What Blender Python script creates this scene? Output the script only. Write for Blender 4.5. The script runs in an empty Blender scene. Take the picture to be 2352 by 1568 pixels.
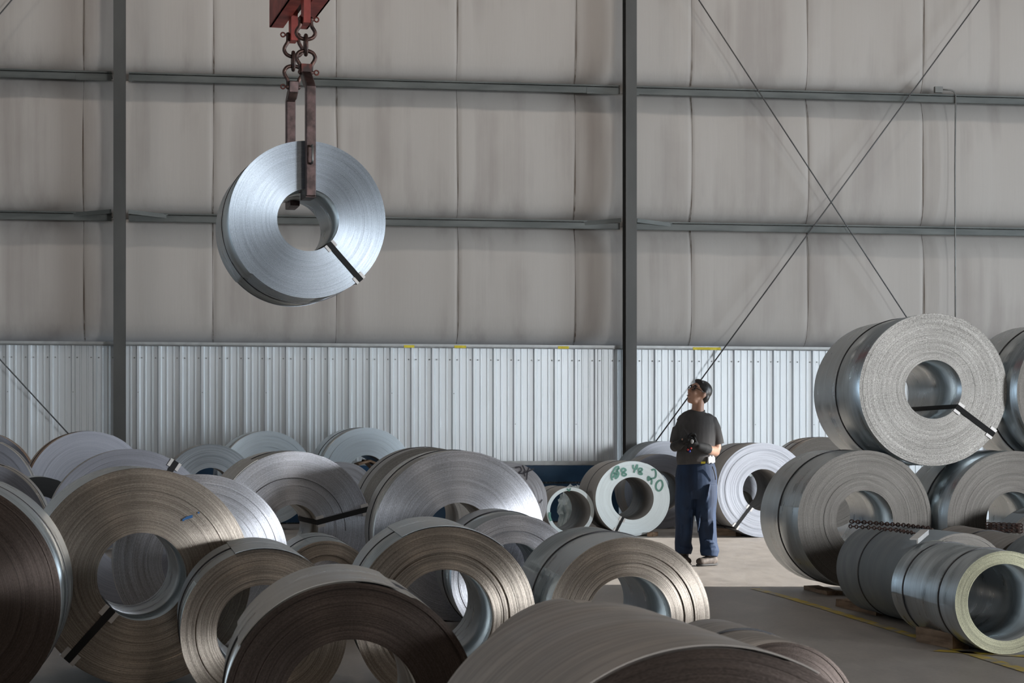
import bpy, bmesh, math, random
from mathutils import Vector, Matrix
random.seed(7)
C = bpy.context.scene.collection
PI = math.pi
# ---------------------------------------------------------------- camera
F = 4573.0; HOR = 1025.0; CAMH = 1.12; CX = 1176.0
cd = bpy.data.cameras.new('camera'); cam = bpy.data.objects.new('camera', cd); C.objects.link(cam)
cam.location = (0, 0, CAMH); cam.rotation_euler = (PI/2, 0, 0)
cd.lens = 70.0; cd.sensor_width = 36.0; cd.shift_y = (HOR-784)/2352.0
cd.clip_end = 200; cd.clip_start = .05
cd.dof.use_dof = True; cd.dof.focus_distance = 17.0; cd.dof.aperture_fstop = 16
bpy.context.scene.camera = cam
# ---------------------------------------------------------------- light and exposure
vs = bpy.context.scene.view_settings
vs.view_transform = 'Standard'; vs.look = 'None'; vs.gamma = 1; vs.use_curve_mapping = False
vs.exposure = 0.12
w = bpy.data.worlds.new('sky'); bpy.context.scene.world = w; w.use_nodes = True
w.node_tree.nodes['Background'].inputs[0].default_value = (.62, .78, 1, 1)
w.node_tree.nodes['Background'].inputs[1].default_value = .6

def area(name, loc, target, sx, sy, power, col, spread=180):
    l = bpy.data.lights.new(name, 'AREA'); l.shape = 'RECTANGLE'; l.size = sx; l.size_y = sy
    l.energy = power; l.color = col; l.spread = math.radians(spread)
    o = bpy.data.objects.new(name, l); C.objects.link(o); o.location = loc
    d = Vector(target)-Vector(loc)
    o.rotation_euler = d.to_track_quat('-Z', 'Y').to_euler()
    return o
# daylight through the two roller doors in the right hand wall and a far one on the left
area('daylight_far_door', (23.2, 18.0, 2.6), (-6, 25.5, .3), 8.0, 4.6, 1400, (.78, .90, 1), 120)
area('daylight_near_door', (19.5, -13.5, 2.4), (0, 12.0, .3), 4.2, 3.6, 1350, (.92, .96, 1), 110)
area('daylight_left_door', (-13.0, 8.0, 2.2), (0, 10.0, 1.0), 4.0, 3.6, 150, (.60, .80, 1))
sl = bpy.data.lights.new('low_sun', 'SUN'); sl.energy = 12.0; sl.angle = math.radians(1.5); sl.color = (1, .96, .90)
so = bpy.data.objects.new('low_sun', sl); C.objects.link(so); so.location = (30, 19, 8)
so.rotation_euler = Vector((-1, .015, -.30)).to_track_quat('-Z', 'Y').to_euler()
# lamp row under the roof, close to the back wall, and a few over the floor
for lx in (-9, -3, 3, 9):
    area('wall_lamp_light', (lx, 29.3+.15*lx-4.6, 10.7), (lx, 29.3+.15*lx, 3.5), .5, .5, (36, 58, 52, 40)[int((lx+9)/6)], (1, .90, .81))
for lx, ly, p in ((-3, .5, 130), (4, .5, 130)):
    area('high_bay_lamp_light', (lx, ly, 10.6), (lx, ly+1.0, 0), .8, .8, p, (1, .88, .76))

# ---------------------------------------------------------------- helpers
def px(x, y, Z):
    return Vector(((x-CX)/F*Z, Z, CAMH-(y-HOR)/F*Z))
def link(name, me, mats, parent=None, loc=(0,0,0), rot=(0,0,0)):
    o = bpy.data.objects.new(name, me); C.objects.link(o)
    for m in (mats if isinstance(mats, (list, tuple)) else [mats]): me.materials.append(m)
    o.parent = parent; o.location = loc; o.rotation_euler = rot
    return o
def obj(name, bm, mats, parent=None, loc=(0,0,0), rot=(0,0,0), smooth=False, recalc=True):
    if recalc: bmesh.ops.recalc_face_normals(bm, faces=bm.faces[:])
    me = bpy.data.meshes.new(name); bm.to_mesh(me); bm.free()
    if smooth:
        for p in me.polygons: p.use_smooth = True
    return link(name, me, mats, parent, loc, rot)
def tag(o, label=None, cat=None, group=None, kind=None):
    if label: o['label'] = label
    if cat: o['category'] = cat
    if group: o['group'] = group
    if kind: o['kind'] = kind
    return o
def thing(name, label, cat, loc=(0,0,0), rz=0, group=None):
    o = bpy.data.objects.new(name, None); C.objects.link(o); o.location = loc; o.rotation_euler = (0,0,rz)
    o.empty_display_size = .1
    return tag(o, label, cat, group)
def struct(name, bm, m, parent=None, **k):
    o = obj(name, bm, m, parent, **k)
    if parent is None: o['kind'] = 'structure'
    return o
def add_box(bm, lo, hi, M=None, mi=0):
    vv = []
    for x in (lo[0], hi[0]):
        for y in (lo[1], hi[1]):
            for z in (lo[2], hi[2]):
                p = Vector((x, y, z))
                if M is not None: p = M @ p
                vv.append(bm.verts.new(p))
    for f in ((0,1,3,2), (4,6,7,5), (0,4,5,1), (2,3,7,6), (0,2,6,4), (1,5,7,3)):
        fc = bm.faces.new([vv[i] for i in f]); fc.material_index = mi
def frame_of(d, up=None):
    d = Vector(d).normalized()
    a = Vector(up) if up is not None else (Vector((0,0,1)) if abs(d.z) < .9 else Vector((1,0,0)))
    s = d.cross(a).normalized(); t = s.cross(d).normalized()
    return s, t
def add_tube(bm, pts, rad, n=10, cap=True, closed=False, up=None, mi=0):
    pts = [Vector(p) for p in pts]; rings = []
    m = len(pts)
    for i, p in enumerate(pts):
        if closed: d = pts[(i+1) % m]-pts[i-1]
        else: d = pts[min(i+1, m-1)]-pts[max(i-1, 0)]
        s, t = frame_of(d, up)
        r = rad[i] if isinstance(rad, (list, tuple)) else rad
        rx, ry = r if isinstance(r, (list, tuple)) else (r, r)
        rings.append([bm.verts.new(p+s*math.cos(2*PI*k/n)*rx+t*math.sin(2*PI*k/n)*ry) for k in range(n)])
    for i in range(m if closed else m-1):
        a, b = rings[i], rings[(i+1) % m]
        for k in range(n):
            f = bm.faces.new((a[k], a[(k+1) % n], b[(k+1) % n], b[k])); f.material_index = mi
    if cap and not closed:
        bm.faces.new(rings[0][::-1]).material_index = mi; bm.faces.new(rings[-1]).material_index = mi
    return rings
def add_ball(bm, c, r, n=14, M=None, mi=0):
    rx, ry, rz = r if isinstance(r, (list, tuple)) else (r, r, r)
    T = Matrix.Translation(Vector(c))
    if M is not None: T = T @ M
    T = T @ Matrix.Diagonal((rx, ry, rz, 1))
    g = bmesh.ops.create_uvsphere(bm, u_segments=n, v_segments=max(6, n*2//3), radius=1, matrix=T)
    for v in g['verts']:
        for f in v.link_faces: f.material_index = mi
def bar(bm, pts, wx, wy, up):        # rectangular section swept along points
    pts = [Vector(p) for p in pts]; rings = []
    for i, p in enumerate(pts):
        d = pts[min(i+1, len(pts)-1)]-pts[max(i-1, 0)]
        s, t = frame_of(d, up)
        rings.append([bm.verts.new(p+s*a*wx/2+t*b*wy/2) for a, b in ((-1,-1), (1,-1), (1,1), (-1,1))])
    for i in range(len(pts)-1):
        for k in range(4): bm.faces.new((rings[i][k], rings[i][(k+1) % 4], rings[i+1][(k+1) % 4], rings[i+1][k]))
    bm.faces.new(rings[0][::-1]); bm.faces.new(rings[-1])

# ---------------------------------------------------------------- materials
def newmat(name):
    m = bpy.data.materials.new(name); m.use_nodes = True
    nt = m.node_tree; b = nt.nodes['Principled BSDF']
    return m, nt, b
def N(nt, t, **k):
    n = nt.nodes.new(t)
    for a, v in k.items(): setattr(n, a, v)
    return n
def noise_mat(name, c1, c2, scale=(3,3,3), rough=.6, metal=0., bump=0., detail=4, r2=None, lo=.35, hi=.65):
    m, nt, b = newmat(name); L = nt.links.new
    tc = N(nt, 'ShaderNodeTexCoord'); mp = N(nt, 'ShaderNodeMapping'); mp.inputs['Scale'].default_value = scale
    L(tc.outputs['Object'], mp.inputs[0])
    no = N(nt, 'ShaderNodeTexNoise'); no.inputs['Scale'].default_value = 1; no.inputs['Detail'].default_value = detail
    L(mp.outputs[0], no.inputs['Vector'])
    cr = N(nt, 'ShaderNodeValToRGB'); cr.color_ramp.elements[0].position = lo; cr.color_ramp.elements[1].position = hi
    cr.color_ramp.elements[0].color = (*c1, 1); cr.color_ramp.elements[1].color = (*c2, 1)
    L(no.outputs['Fac'], cr.inputs[0]); L(cr.outputs[0], b.inputs['Base Color'])
    b.inputs['Roughness'].default_value = rough; b.inputs['Metallic'].default_value = metal
    if r2 is not None:
        mr = N(nt, 'ShaderNodeMapRange'); mr.inputs[3].default_value = rough; mr.inputs[4].default_value = r2
        L(no.outputs['Fac'], mr.inputs[0]); L(mr.outputs[0], b.inputs['Roughness'])
    if bump:
        bp = N(nt, 'ShaderNodeBump'); bp.inputs['Strength'].default_value = bump; bp.inputs['Distance'].default_value = .01
        L(no.outputs['Fac'], bp.inputs['Height']); L(bp.outputs[0], b.inputs['Normal'])
    return m
def plain(name, c, rough=.6, metal=0.):
    return noise_mat(name, tuple(x*.9 for x in c), tuple(min(1, x*1.06) for x in c), (9,9,9), rough, metal)

def face_mat(name, col, rough=.36, metal=.9, speck=.38, ring=.32, aniso=.84, bump=.25, rs=260):
    """Coil end: edges of the wound strip; rings follow the radius, streaks follow the angle."""
    m, nt, b = newmat(name); L = nt.links.new
    tc = N(nt, 'ShaderNodeTexCoord'); sx = N(nt, 'ShaderNodeSeparateXYZ'); L(tc.outputs['Object'], sx.inputs[0])
    def mth(op, a, bb=None, v=None):
        n = N(nt, 'ShaderNodeMath', operation=op)
        if hasattr(a, 'default_value') or True: L(a, n.inputs[0])
        if bb is not None: L(bb, n.inputs[1])
        if v is not None: n.inputs[1].default_value = v
        return n.outputs[0]
    x2 = mth('MULTIPLY', sx.outputs[0], sx.outputs[0]); y2 = mth('MULTIPLY', sx.outputs[1], sx.outputs[1])
    r = mth('SQRT', mth('ADD', x2, y2)); th = mth('ARCTAN2', sx.outputs[1], sx.outputs[0])
    cx = mth('COSINE', th); sn = mth('SINE', th)
    def vec(a, ka, kb):
        cb = N(nt, 'ShaderNodeCombineXYZ'); L(mth('MULTIPLY', a, v=ka), cb.inputs[0])
        L(mth('MULTIPLY', cx, v=kb), cb.inputs[1]); L(mth('MULTIPLY', sn, v=kb), cb.inputs[2]); return cb.outputs[0]
    def noi(v, d=3):
        n = N(nt, 'ShaderNodeTexNoise'); n.inputs['Scale'].default_value = 1; n.inputs['Detail'].default_value = d
        n.inputs['Roughness'].default_value = .65; L(v, n.inputs['Vector']); return n.outputs['Fac']
    rings = noi(vec(r, rs, .5), 4)
    broad = noi(vec(r, 38, .9), 3)
    specks = noi(vec(r, rs*2.1, 46), 3)
    def mr(v, a, bb, lo=.3, hi=.7):
        n = N(nt, 'ShaderNodeMapRange'); L(v, n.inputs[0]); n.inputs[1].default_value = lo; n.inputs[2].default_value = hi
        n.inputs[3].default_value = a; n.inputs[4].default_value = bb; return n.outputs[0]
    f = mth('MULTIPLY', mth('MULTIPLY', mr(rings, 1-ring, 1+ring*.6), mr(specks, 1-speck, 1+speck*.7)), mr(broad, .93, 1.05))
    vm = N(nt, 'ShaderNodeVectorMath', operation='SCALE'); vm.inputs[0].default_value = col; L(f, vm.inputs['Scale'])
    L(vm.outputs[0], b.inputs['Base Color'])
    b.inputs['Metallic'].default_value = metal
    L(mr(broad, rough*.92, rough*1.1), b.inputs['Roughness'])
    b.inputs['Anisotropic'].default_value = aniso; b.inputs['Anisotropic Rotation'].default_value = .25
    tg = N(nt, 'ShaderNodeTangent', direction_type='RADIAL', axis='Z'); L(tg.outputs[0], b.inputs['Tangent'])
    bp = N(nt, 'ShaderNodeBump'); bp.inputs['Strength'].default_value = bump; bp.inputs['Distance'].default_value = .002
    L(mth('ADD', mth('MULTIPLY', rings, v=.8), mth('MULTIPLY', specks, v=.5)), bp.inputs['Height'])
    L(bp.outputs[0], b.inputs['Normal'])
    return m
def side_mat(name, col, rough=.3, metal=.85, blotch=.15):
    """Outer wrap: smooth rolled sheet with long smears around the girth."""
    m, nt, b = newmat(name); L = nt.links.new
    tc = N(nt, 'ShaderNodeTexCoord')
    def noi(sc, d):
        mp = N(nt, 'ShaderNodeMapping'); mp.inputs['Scale'].default_value = sc; L(tc.outputs['Object'], mp.inputs[0])
        n = N(nt, 'ShaderNodeTexNoise'); n.inputs['Scale'].default_value = 1; n.inputs['Detail'].default_value = d; L(mp.outputs[0], n.inputs['Vector'])
        return n.outputs['Fac']
    a = noi((3, 3, 9), 5); c = noi((1.2, 1.2, 60), 3)
    mx = N(nt, 'ShaderNodeMath', operation='ADD'); L(a, mx.inputs[0]); L(c, mx.inputs[1])
    def mr(v, p, q, lo, hi):
        n = N(nt, 'ShaderNodeMapRange'); L(v, n.inputs[0]); n.inputs[1].default_value = lo; n.inputs[2].default_value = hi
        n.inputs[3].default_value = p; n.inputs[4].default_value = q; return n.outputs[0]
    vm = N(nt, 'ShaderNodeVectorMath', operation='SCALE'); vm.inputs[0].default_value = col
    L(mr(mx.outputs[0], 1-blotch, 1+blotch, .7, 1.3), vm.inputs['Scale']); L(vm.outputs[0], b.inputs['Base Color'])
    b.inputs['Metallic'].default_value = metal
    L(mr(a, rough*.75, rough*1.35, .35, .65), b.inputs['Roughness'])
    bp = N(nt, 'ShaderNodeBump'); bp.inputs['Strength'].default_value = .08; bp.inputs['Distance'].default_value = .01
    L(a, bp.inputs['Height']); L(bp.outputs[0], b.inputs['Normal'])
    return m
FM = {  # metal tints; warm, brown and cool also have hall reflections painted in
 'warm':  face_mat('coil_edge_warm_reflection', (.44, .385, .33), rough=.34, aniso=.88, ring=.5, bump=.35),
 'brown': face_mat('coil_edge_brown_reflection', (.135, .108, .096), rough=.42, ring=.3),
 'cool':  face_mat('coil_edge_cool_reflection', (.70, .71, .76), rough=.36, aniso=.88),
 'zinc':  face_mat('coil_edge_zinc', (.41, .46, .515), rough=.40, speck=.28, ring=.2, aniso=.88),
 'grain': face_mat('coil_edge_grainy', (.42, .405, .38), rough=.5, speck=.9, ring=.35, aniso=.35, bump=.5, rs=330),
 'taupe': face_mat('coil_edge_shaded_taupe', (.12, .11, .098), metal=.5, rough=.42, speck=.45, ring=.35, aniso=.5),  # base colour darkened to carry the shade on the stack's lower coils
 'white': face_mat('coil_edge_pale_zinc', (.78, .86, .88), rough=.5, metal=.25, speck=.06, ring=.10, aniso=.2, bump=.1, rs=120),
 'pale':  face_mat('coil_edge_pale_steel', (.42, .435, .48), rough=.42, metal=.5, speck=.10, ring=.22, aniso=.5, bump=.2, rs=140),
 'blue':  face_mat('coil_edge_blue_grey', (.27, .28, .32), rough=.45, metal=.6, speck=.10, ring=.18, aniso=.5, rs=150),
 'dark':  face_mat('coil_edge_dark_steel', (.27, .30, .33), rough=.36, metal=.8, speck=.1, ring=.45, aniso=.7, rs=120),
 'zincpale': face_mat('coil_edge_bright_zinc', (.60, .68, .74), rough=.38, metal=.4, speck=.08, ring=.12, aniso=.7),
 'black': face_mat('coil_edge_black', (.012, .013, .014), rough=.6, metal=0, speck=.1, ring=.1, aniso=0),
 'olive': face_mat('coil_edge_yellowish', (.25, .245, .165), metal=.5, rough=.4, speck=.4, ring=.45, aniso=.5, rs=150),
}
SM = {
 'galv':  side_mat('sheet_galvanised', (.50, .54, .56), rough=.33, metal=.95),
 'warm':  side_mat('sheet_warm_steel', (.46, .44, .41), rough=.34, metal=.85),
 'matt':  side_mat('sheet_matt_grey', (.25, .28, .30), rough=.6, metal=.25, blotch=.05),
 'brown': side_mat('sheet_brown_grey', (.33, .30, .275), rough=.45, metal=.6, blotch=.3),
 'taupe': side_mat('sheet_taupe_grey', (.30, .285, .27), rough=.5, metal=.3, blotch=.08),
 'rust':  noise_mat('sheet_rusty', (.22, .10, .05), (.42, .36, .30), (2, 2, 14), .6, .3, lo=.42, hi=.60),
}
M_black = plain('black_steel_strapping', (.006, .006, .007), .7)
M_band = plain('dark_steel_band', (.06, .06, .065), .4, .5)
M_pad = plain('light_edge_pad', (.62, .60, .58), .4, .2)
M_wood = noise_mat('rough_timber', (.16, .10, .06), (.34, .23, .15), (4, 30, 30), .8, bump=.3)
M_red = noise_mat('red_painted_steel', (.22, .022, .015), (.42, .07, .05), (7, 7, 7), .5, .1)
M_chain = noise_mat('rusty_dark_steel', (.045, .032, .030), (.15, .085, .07), (26, 26, 26), .42, .75)
M_arm = noise_mat('brown_forged_steel', (.055, .038, .035), (.13, .085, .08), (16, 16, 16), .4, .7)
M_redworn = noise_mat('worn_red_paint', (.045, .022, .018), (.22, .045, .028), (14, 14, 14), .5, .2)
M_column = noise_mat('column_grey_paint', (.055, .055, .052), (.08, .079, .075), (2, 2, .8), .5, .1)
M_girt = noise_mat('girt_grey_green', (.075, .082, .078), (.12, .127, .121), (1, 8, 8), .45, .3)
M_dark = plain('dark_gap', (.03, .028, .026), .8)
M_blue = noise_mat('blue_guard_paint', (.010, .045, .10), (.018, .07, .15), (2, 2, 4), .5, .1)
M_rod = plain('grey_steel_rod', (.10, .10, .10), .5, .5)
M_conduit = plain('conduit_steel', (.20, .20, .19), .4, .6)
M_yellow = noise_mat('yellow_sticker', (.55, .43, .02), (.72, .60, .05), (20, 20, 20), .6)
M_trim = plain('wall_trim_metal', (.36, .37, .37), .4, .3)
M_green = plain('green_marker', (.16, .36, .30), .6)
M_mark = plain('black_marker', (.04, .04, .05), .6)
M_bluemark = plain('blue_marker', (.02, .12, .32), .6)
M_plastic = noise_mat('clear_plastic_wrap', (.42, .50, .52), (.66, .74, .76), (6, 6, 6), .35, 0, .5)

def insulation():
    m, nt, b = newmat('white_vinyl_insulation'); L = nt.links.new
    tc = N(nt, 'ShaderNodeTexCoord')
    def noi(sc, d=5):
        mp = N(nt, 'ShaderNodeMapping'); mp.inputs['Scale'].default_value = sc; L(tc.outputs['Object'], mp.inputs[0])
        n = N(nt, 'ShaderNodeTexNoise'); n.inputs['Scale'].default_value = 1; n.inputs['Detail'].default_value = d; L(mp.outputs[0], n.inputs['Vector'])
        return n.outputs['Fac']
    a = noi((.7, .7, .45)); s = noi((3.5, 3.5, .12), 6); f = noi((60, 60, 2.5), 2)
    mx = N(nt, 'ShaderNodeMath', operation='ADD'); L(a, mx.inputs[0]); L(s, mx.inputs[1])
    cr = N(nt, 'ShaderNodeValToRGB'); e = cr.color_ramp.elements
    e[0].position = .75; e[0].color = (.34, .305, .28, 1); e[1].position = 1.2; e[1].color = (.42, .385, .355, 1)
    L(mx.outputs[0], cr.inputs[0]); L(cr.outputs[0], b.inputs['Base Color']); b.inputs['Roughness'].default_value = .65
    bp = N(nt, 'ShaderNodeBump'); bp.inputs['Strength'].default_value = .25; bp.inputs['Distance'].default_value = .03
    m2 = N(nt, 'ShaderNodeMath', operation='MULTIPLY_ADD'); L(f, m2.inputs[0]); m2.inputs[1].default_value = .06; L(s, m2.inputs[2])
    L(m2.outputs[0], bp.inputs['Height']); L(bp.outputs[0], b.inputs['Normal'])
    return m
M_insul = insulation()
M_wains = noise_mat('galvalume_wall_panel', (.60, .63, .65), (.66, .69, .71), (.8, .8, .5), .38, .28, detail=3)
M_floor = None
def floor_mat():
    m, nt, b = newmat('worn_concrete'); L = nt.links.new
    tc = N(nt, 'ShaderNodeTexCoord')
    def noi(sc, d=6, r=.6):
        mp = N(nt, 'ShaderNodeMapping'); mp.inputs['Scale'].default_value = sc; L(tc.outputs['Object'], mp.inputs[0])
        n = N(nt, 'ShaderNodeTexNoise'); n.inputs['Scale'].default_value = 1; n.inputs['Detail'].default_value = d; n.inputs['Roughness'].default_value = r
        L(mp.outputs[0], n.inputs['Vector']); return n.outputs['Fac']
    a = noi((.9, .5, 1)); s = noi((7, 2.0, 1)); g = noi((40, 30, 1), 3)
    m1 = N(nt, 'ShaderNodeMath', operation='ADD'); L(a, m1.inputs[0]); L(s, m1.inputs[1])
    m2 = N(nt, 'ShaderNodeMath', operation='MULTIPLY_ADD'); L(g, m2.inputs[0]); m2.inputs[1].default_value = .5; L(m1.outputs[0], m2.inputs[2])
    cr = N(nt, 'ShaderNodeValToRGB'); e = cr.color_ramp.elements
    e[0].position = .95; e[0].color = (.23, .205, .185, 1); e[1].position = 1.0; e[1].color = (.46, .425, .39, 1)
    e[0].position = .35; e[1].position = .75
    md = N(nt, 'ShaderNodeMath', operation='MULTIPLY'); L(m2.outputs[0], md.inputs[0]); md.inputs[1].default_value = .42
    L(md.outputs[0], cr.inputs[0]); L(cr.outputs[0], b.inputs['Base Color'])
    mr = N(nt, 'ShaderNodeMapRange'); L(s, mr.inputs[0]); mr.inputs[3].default_value = .35; mr.inputs[4].default_value = .6; L(mr.outputs[0], b.inputs['Roughness'])
    bp = N(nt, 'ShaderNodeBump'); bp.inputs['Strength'].default_value = .1; bp.inputs['Distance'].default_value = .01
    L(m2.outputs[0], bp.inputs['Height']); L(bp.outputs[0], b.inputs['Normal'])
    return m
M_floor = floor_mat()
def paint_mat():
    m, nt, b = newmat('worn_yellow_floor_paint'); L = nt.links.new
    tc = N(nt, 'ShaderNodeTexCoord'); n = N(nt, 'ShaderNodeTexNoise'); n.inputs['Scale'].default_value = 7; n.inputs['Detail'].default_value = 7
    L(tc.outputs['Object'], n.inputs['Vector'])
    cr = N(nt, 'ShaderNodeValToRGB'); e = cr.color_ramp.elements
    e[0].position = .40; e[0].color = (.33, .30, .26, 1); e[1].position = .54; e[1].color = (.58, .42, .05, 1)
    L(n.outputs['Fac'], cr.inputs[0]); L(cr.outputs[0], b.inputs['Base Color']); b.inputs['Roughness'].default_value = .5
    return m
M_paint = paint_mat()

# ---------------------------------------------------------------- building shell
TW = .15; Z0 = 29.5
UW = Vector((1, TW, 0)).normalized(); NW = Vector((TW, -1, 0)).normalized()   # along the back wall, and out of it into the hall
def wu(x, off=0.):      # distance along the wall of photo column x, for something standing `off` in front of it
    a = (x-CX)/F; z0 = Z0-off*1.011
    X = a*z0/(1-TW*a); Y = z0+TW*X
    return (Vector((X, Y, 0))-Vector((0, Z0, 0))).dot(UW)
def wz(x, y, off=0.):
    u = wu(x, off); Y = (Vector((0, Z0, 0))+UW*u+NW*off).y
    return CAMH+(HOR-y)/F*Y
def W3(u, off, z):
    p = Vector((0, Z0, 0))+UW*u+NW*off; return Vector((p.x, p.y, z))
MW = Matrix(((UW.x, NW.x, 0, 0), (UW.y, NW.y, 0, Z0), (0, 0, 1, 0), (0, 0, 0, 1)))  # (u, off, z) to world
UL, UR = -13.5, 23.7; CEIL = 11.0
bm = bmesh.new(); add_box(bm, (-15, -14, -.2), (25, 35.5, 0)); struct('floor', bm, M_floor)
M_ceil = plain('ceiling_liner', (.42, .40, .38), .8)
bm = bmesh.new(); add_box(bm, (-15, -14, CEIL), (25, 35.5, CEIL+.2)); struct('ceiling', bm, M_ceil)
M_wall2 = noise_mat('side_wall_panel', (.40, .39, .37), (.50, .48, .46), (.5, .5, .3), .7)
bm = bmesh.new(); add_box(bm, (-13.7, -14, 0), (-13.4, 30, CEIL)); struct('wall_left', bm, M_wall2)
bm = bmesh.new(); add_box(bm, (-15, -14.2, 0), (17, -14, CEIL)); add_box(bm, (22, -14.2, 0), (25, -14, CEIL)); add_box(bm, (17, -14.2, 4.6), (22, -14, CEIL)); struct('wall_front', bm, M_wall2)
bm = bmesh.new()
for y0, y1, z0, z1 in ((-14, 15.3, 0, 7.6), (24.2, 35.5, 0, 7.6), (-14, 35.5, 7.6, CEIL)):
    add_box(bm, (23.4, y0, z0), (23.7, y1, z1))
struct('wall_right', bm, M_wall2)

# back wall: insulation blanket, pinched at every girt and sagging between
GZ = [wz(1176, 797)+.02, 4.43, 6.44, 8.45, 10.4]
SEAMS = [-700, -405, -110, 192, 490, 774, 1052, 1323, 1590, 1857, 2123, 2390, 2655, 2920]
seam_u = [wu(s) for s in SEAMS]
def blanket(u, z):
    k = max(i for i in range(len(GZ)) if z >= GZ[i]-1e-6) if z >= GZ[0] else 0
    if k >= len(GZ)-1: k = len(GZ)-2
    t = min(1, max(0, (z-GZ[k])/(GZ[k+1]-GZ[k])))
    b = (1-(abs(2*t-1))**4)
    d = .16*b-.05
    d -= .15*math.exp(-t/.035)
    ds = min(abs(u-s) for s in seam_u)
    d -= .014*b*math.exp(-(ds/.035)**2)
    d += .012*math.sin(u*2.3+z*.7)*b+.006*math.sin(u*7.1+k)*b
    return d-.13
us = sorted(set([UL+i*.11 for i in range(int((UR-UL)/.11)+1)]+[UR]+[s+d for s in seam_u for d in (-.06, -.03, -.012, 0, .012, .03, .06) if UL < s+d < UR]))
zs = []
for k in range(len(GZ)-1):
    for t in (0, .015, .035, .06, .1, .16, .25, .4, .6, .75, .84, .9, .94, .965, .985): zs.append(GZ[k]+t*(GZ[k+1]-GZ[k]))
zs += [GZ[-1], CEIL]
bm = bmesh.new(); grid = [[bm.verts.new(W3(u, blanket(u, z), z)) for z in zs] for u in us]
for i in range(len(us)-1):
    for j in range(len(zs)-1): bm.faces.new((grid[i][j], grid[i+1][j], grid[i+1][j+1], grid[i][j+1]))
wall = struct('wall_back', bm, M_insul, smooth=True)
# seam tapes: a narrow folded lip down every joint
def seam(u, rnd):
    bm = bmesh.new(); prev = None
    z = GZ[0]
    while z < CEIL-.05:
        o = blanket(u, z)+.010; ww = .006+.004*math.sin(z*3+rnd); du = .008*math.sin(z*1.1+rnd)
        a, b2 = bm.verts.new(W3(u-ww+du, o, z)), bm.verts.new(W3(u+ww+du, o+.006, z))
        if prev: bm.faces.new((prev[0], prev[1], b2, a))
        prev = (a, b2); z += .035
    return bm
M_seam = noise_mat('seam_lip_brown', (.10, .07, .05), (.36, .33, .30), (30, 30, 1.3), .7)
for i, u in enumerate(seam_u):
    if UL < u < UR: obj('seam_lip', seam(u, i*1.7), M_seam, wall)
# ribbed metal wainscot
RIB = .3048
def wain(u0, u1, bm, ztop=None):
    prof = []; k0 = math.floor((u0-.04)/RIB); u = k0*RIB+.04
    while u < u1+RIB:
        for du, h in ((-.034, 0), (-.016, .042), (.016, .042), (.034, 0), (.086, 0), (.093, .011), (.111, .011), (.118, 0), (.186, 0), (.193, .011), (.211, .011), (.218, 0)):
            p = u+du
            if u0 <= p <= u1: prof.append((p, h))
        u += RIB
    col = [(bm.verts.new(W3(p, .02+h, 0)), bm.verts.new(W3(p, .02+h, GZ[0]-.04))) for p, h in prof]
    for a, b2 in zip(col, col[1:]): bm.faces.new((a[0], b2[0], b2[1], a[1]))
    u = k0*RIB+.04
    while u < u1:
        for du in (.055, .25):
            for zz in (wz(1176, 827), 1.9-.45*((int(u/RIB)) % 3 == 0)):
                if zz > 2.2 or int(round(u/RIB)) % 3 == 0:
                    if u0 < u+du < u1: add_ball(bm, W3(u+du if zz > 2.2 else u, .026 if zz > 2.2 else .055, zz), .011, 8, mi=1)
        u += RIB
bm = bmesh.new(); wain(UL, UR, bm)
struct('wall_wainscot', bm, [M_wains, M_trim], recalc=False)
bm = bmesh.new(); add_box(bm, (UL, .0, GZ[0]-.045), (UR, .085, GZ[0]-.025), MW); add_box(bm, (UL, .078, GZ[0]-.045), (UR, .085, GZ[0]+.012), MW)
struct('trim_1', bm, M_trim)

# girts: Z sections, inner flange facing the hall
def girt(u0, u1, z, bm, off=.20):
    add_box(bm, (u0, -.2, z-.004), (u1, off, z+.004), MW)
    add_box(bm, (u0, off-.006, z-.090), (u1, off, z+.004), MW)
    add_box(bm, (u0, off-.028, z-.092), (u1, off, z-.086), MW)
    add_box(bm, (u0, off-.004, z+.012), (u1, off+.006, z+.034), MW)   # upper lip of the lapped section
    add_box(bm, (u0, .0, z+.028), (u1, off, z+.034), MW)
COLU = [wu(274, .45), wu(274, .45)+7.62*1.0]
COLU[1] = wu(1450, .45)
SP = COLU[1]-COLU[0]
bays = [(UL, COLU[0]-.12), (COLU[0]+.12, COLU[1]-.12), (COLU[1]+.12, COLU[1]+SP-.12)]
n = 2
for gz in GZ[1:4]:
    for u0, u1 in bays:
        bm = bmesh.new(); girt(u0, u1, gz, bm)
        if gz > 6:  # lapped end pieces
            if u0 > UL: add_box(bm, (u0, .19, gz-.105), (u0+.05, .208, gz-.02), MW)
            add_box(bm, (u1-.5, .195, gz-.10), (u1, .206, gz-.012), MW)
        else:
            # splayed brace strips that run from girt to column flange
            for (ua, ub) in ((u1-.55, u1), (u0+.55, u0)):
                if UL < ua < UR: bar(bm, [MW @ Vector((ua, .19, gz-.01)), MW @ Vector((ub, .30, gz+.035))], .012, .06, (0,0,1))
        g = struct('trim_%d' % n, bm, M_girt); n += 1
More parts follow.
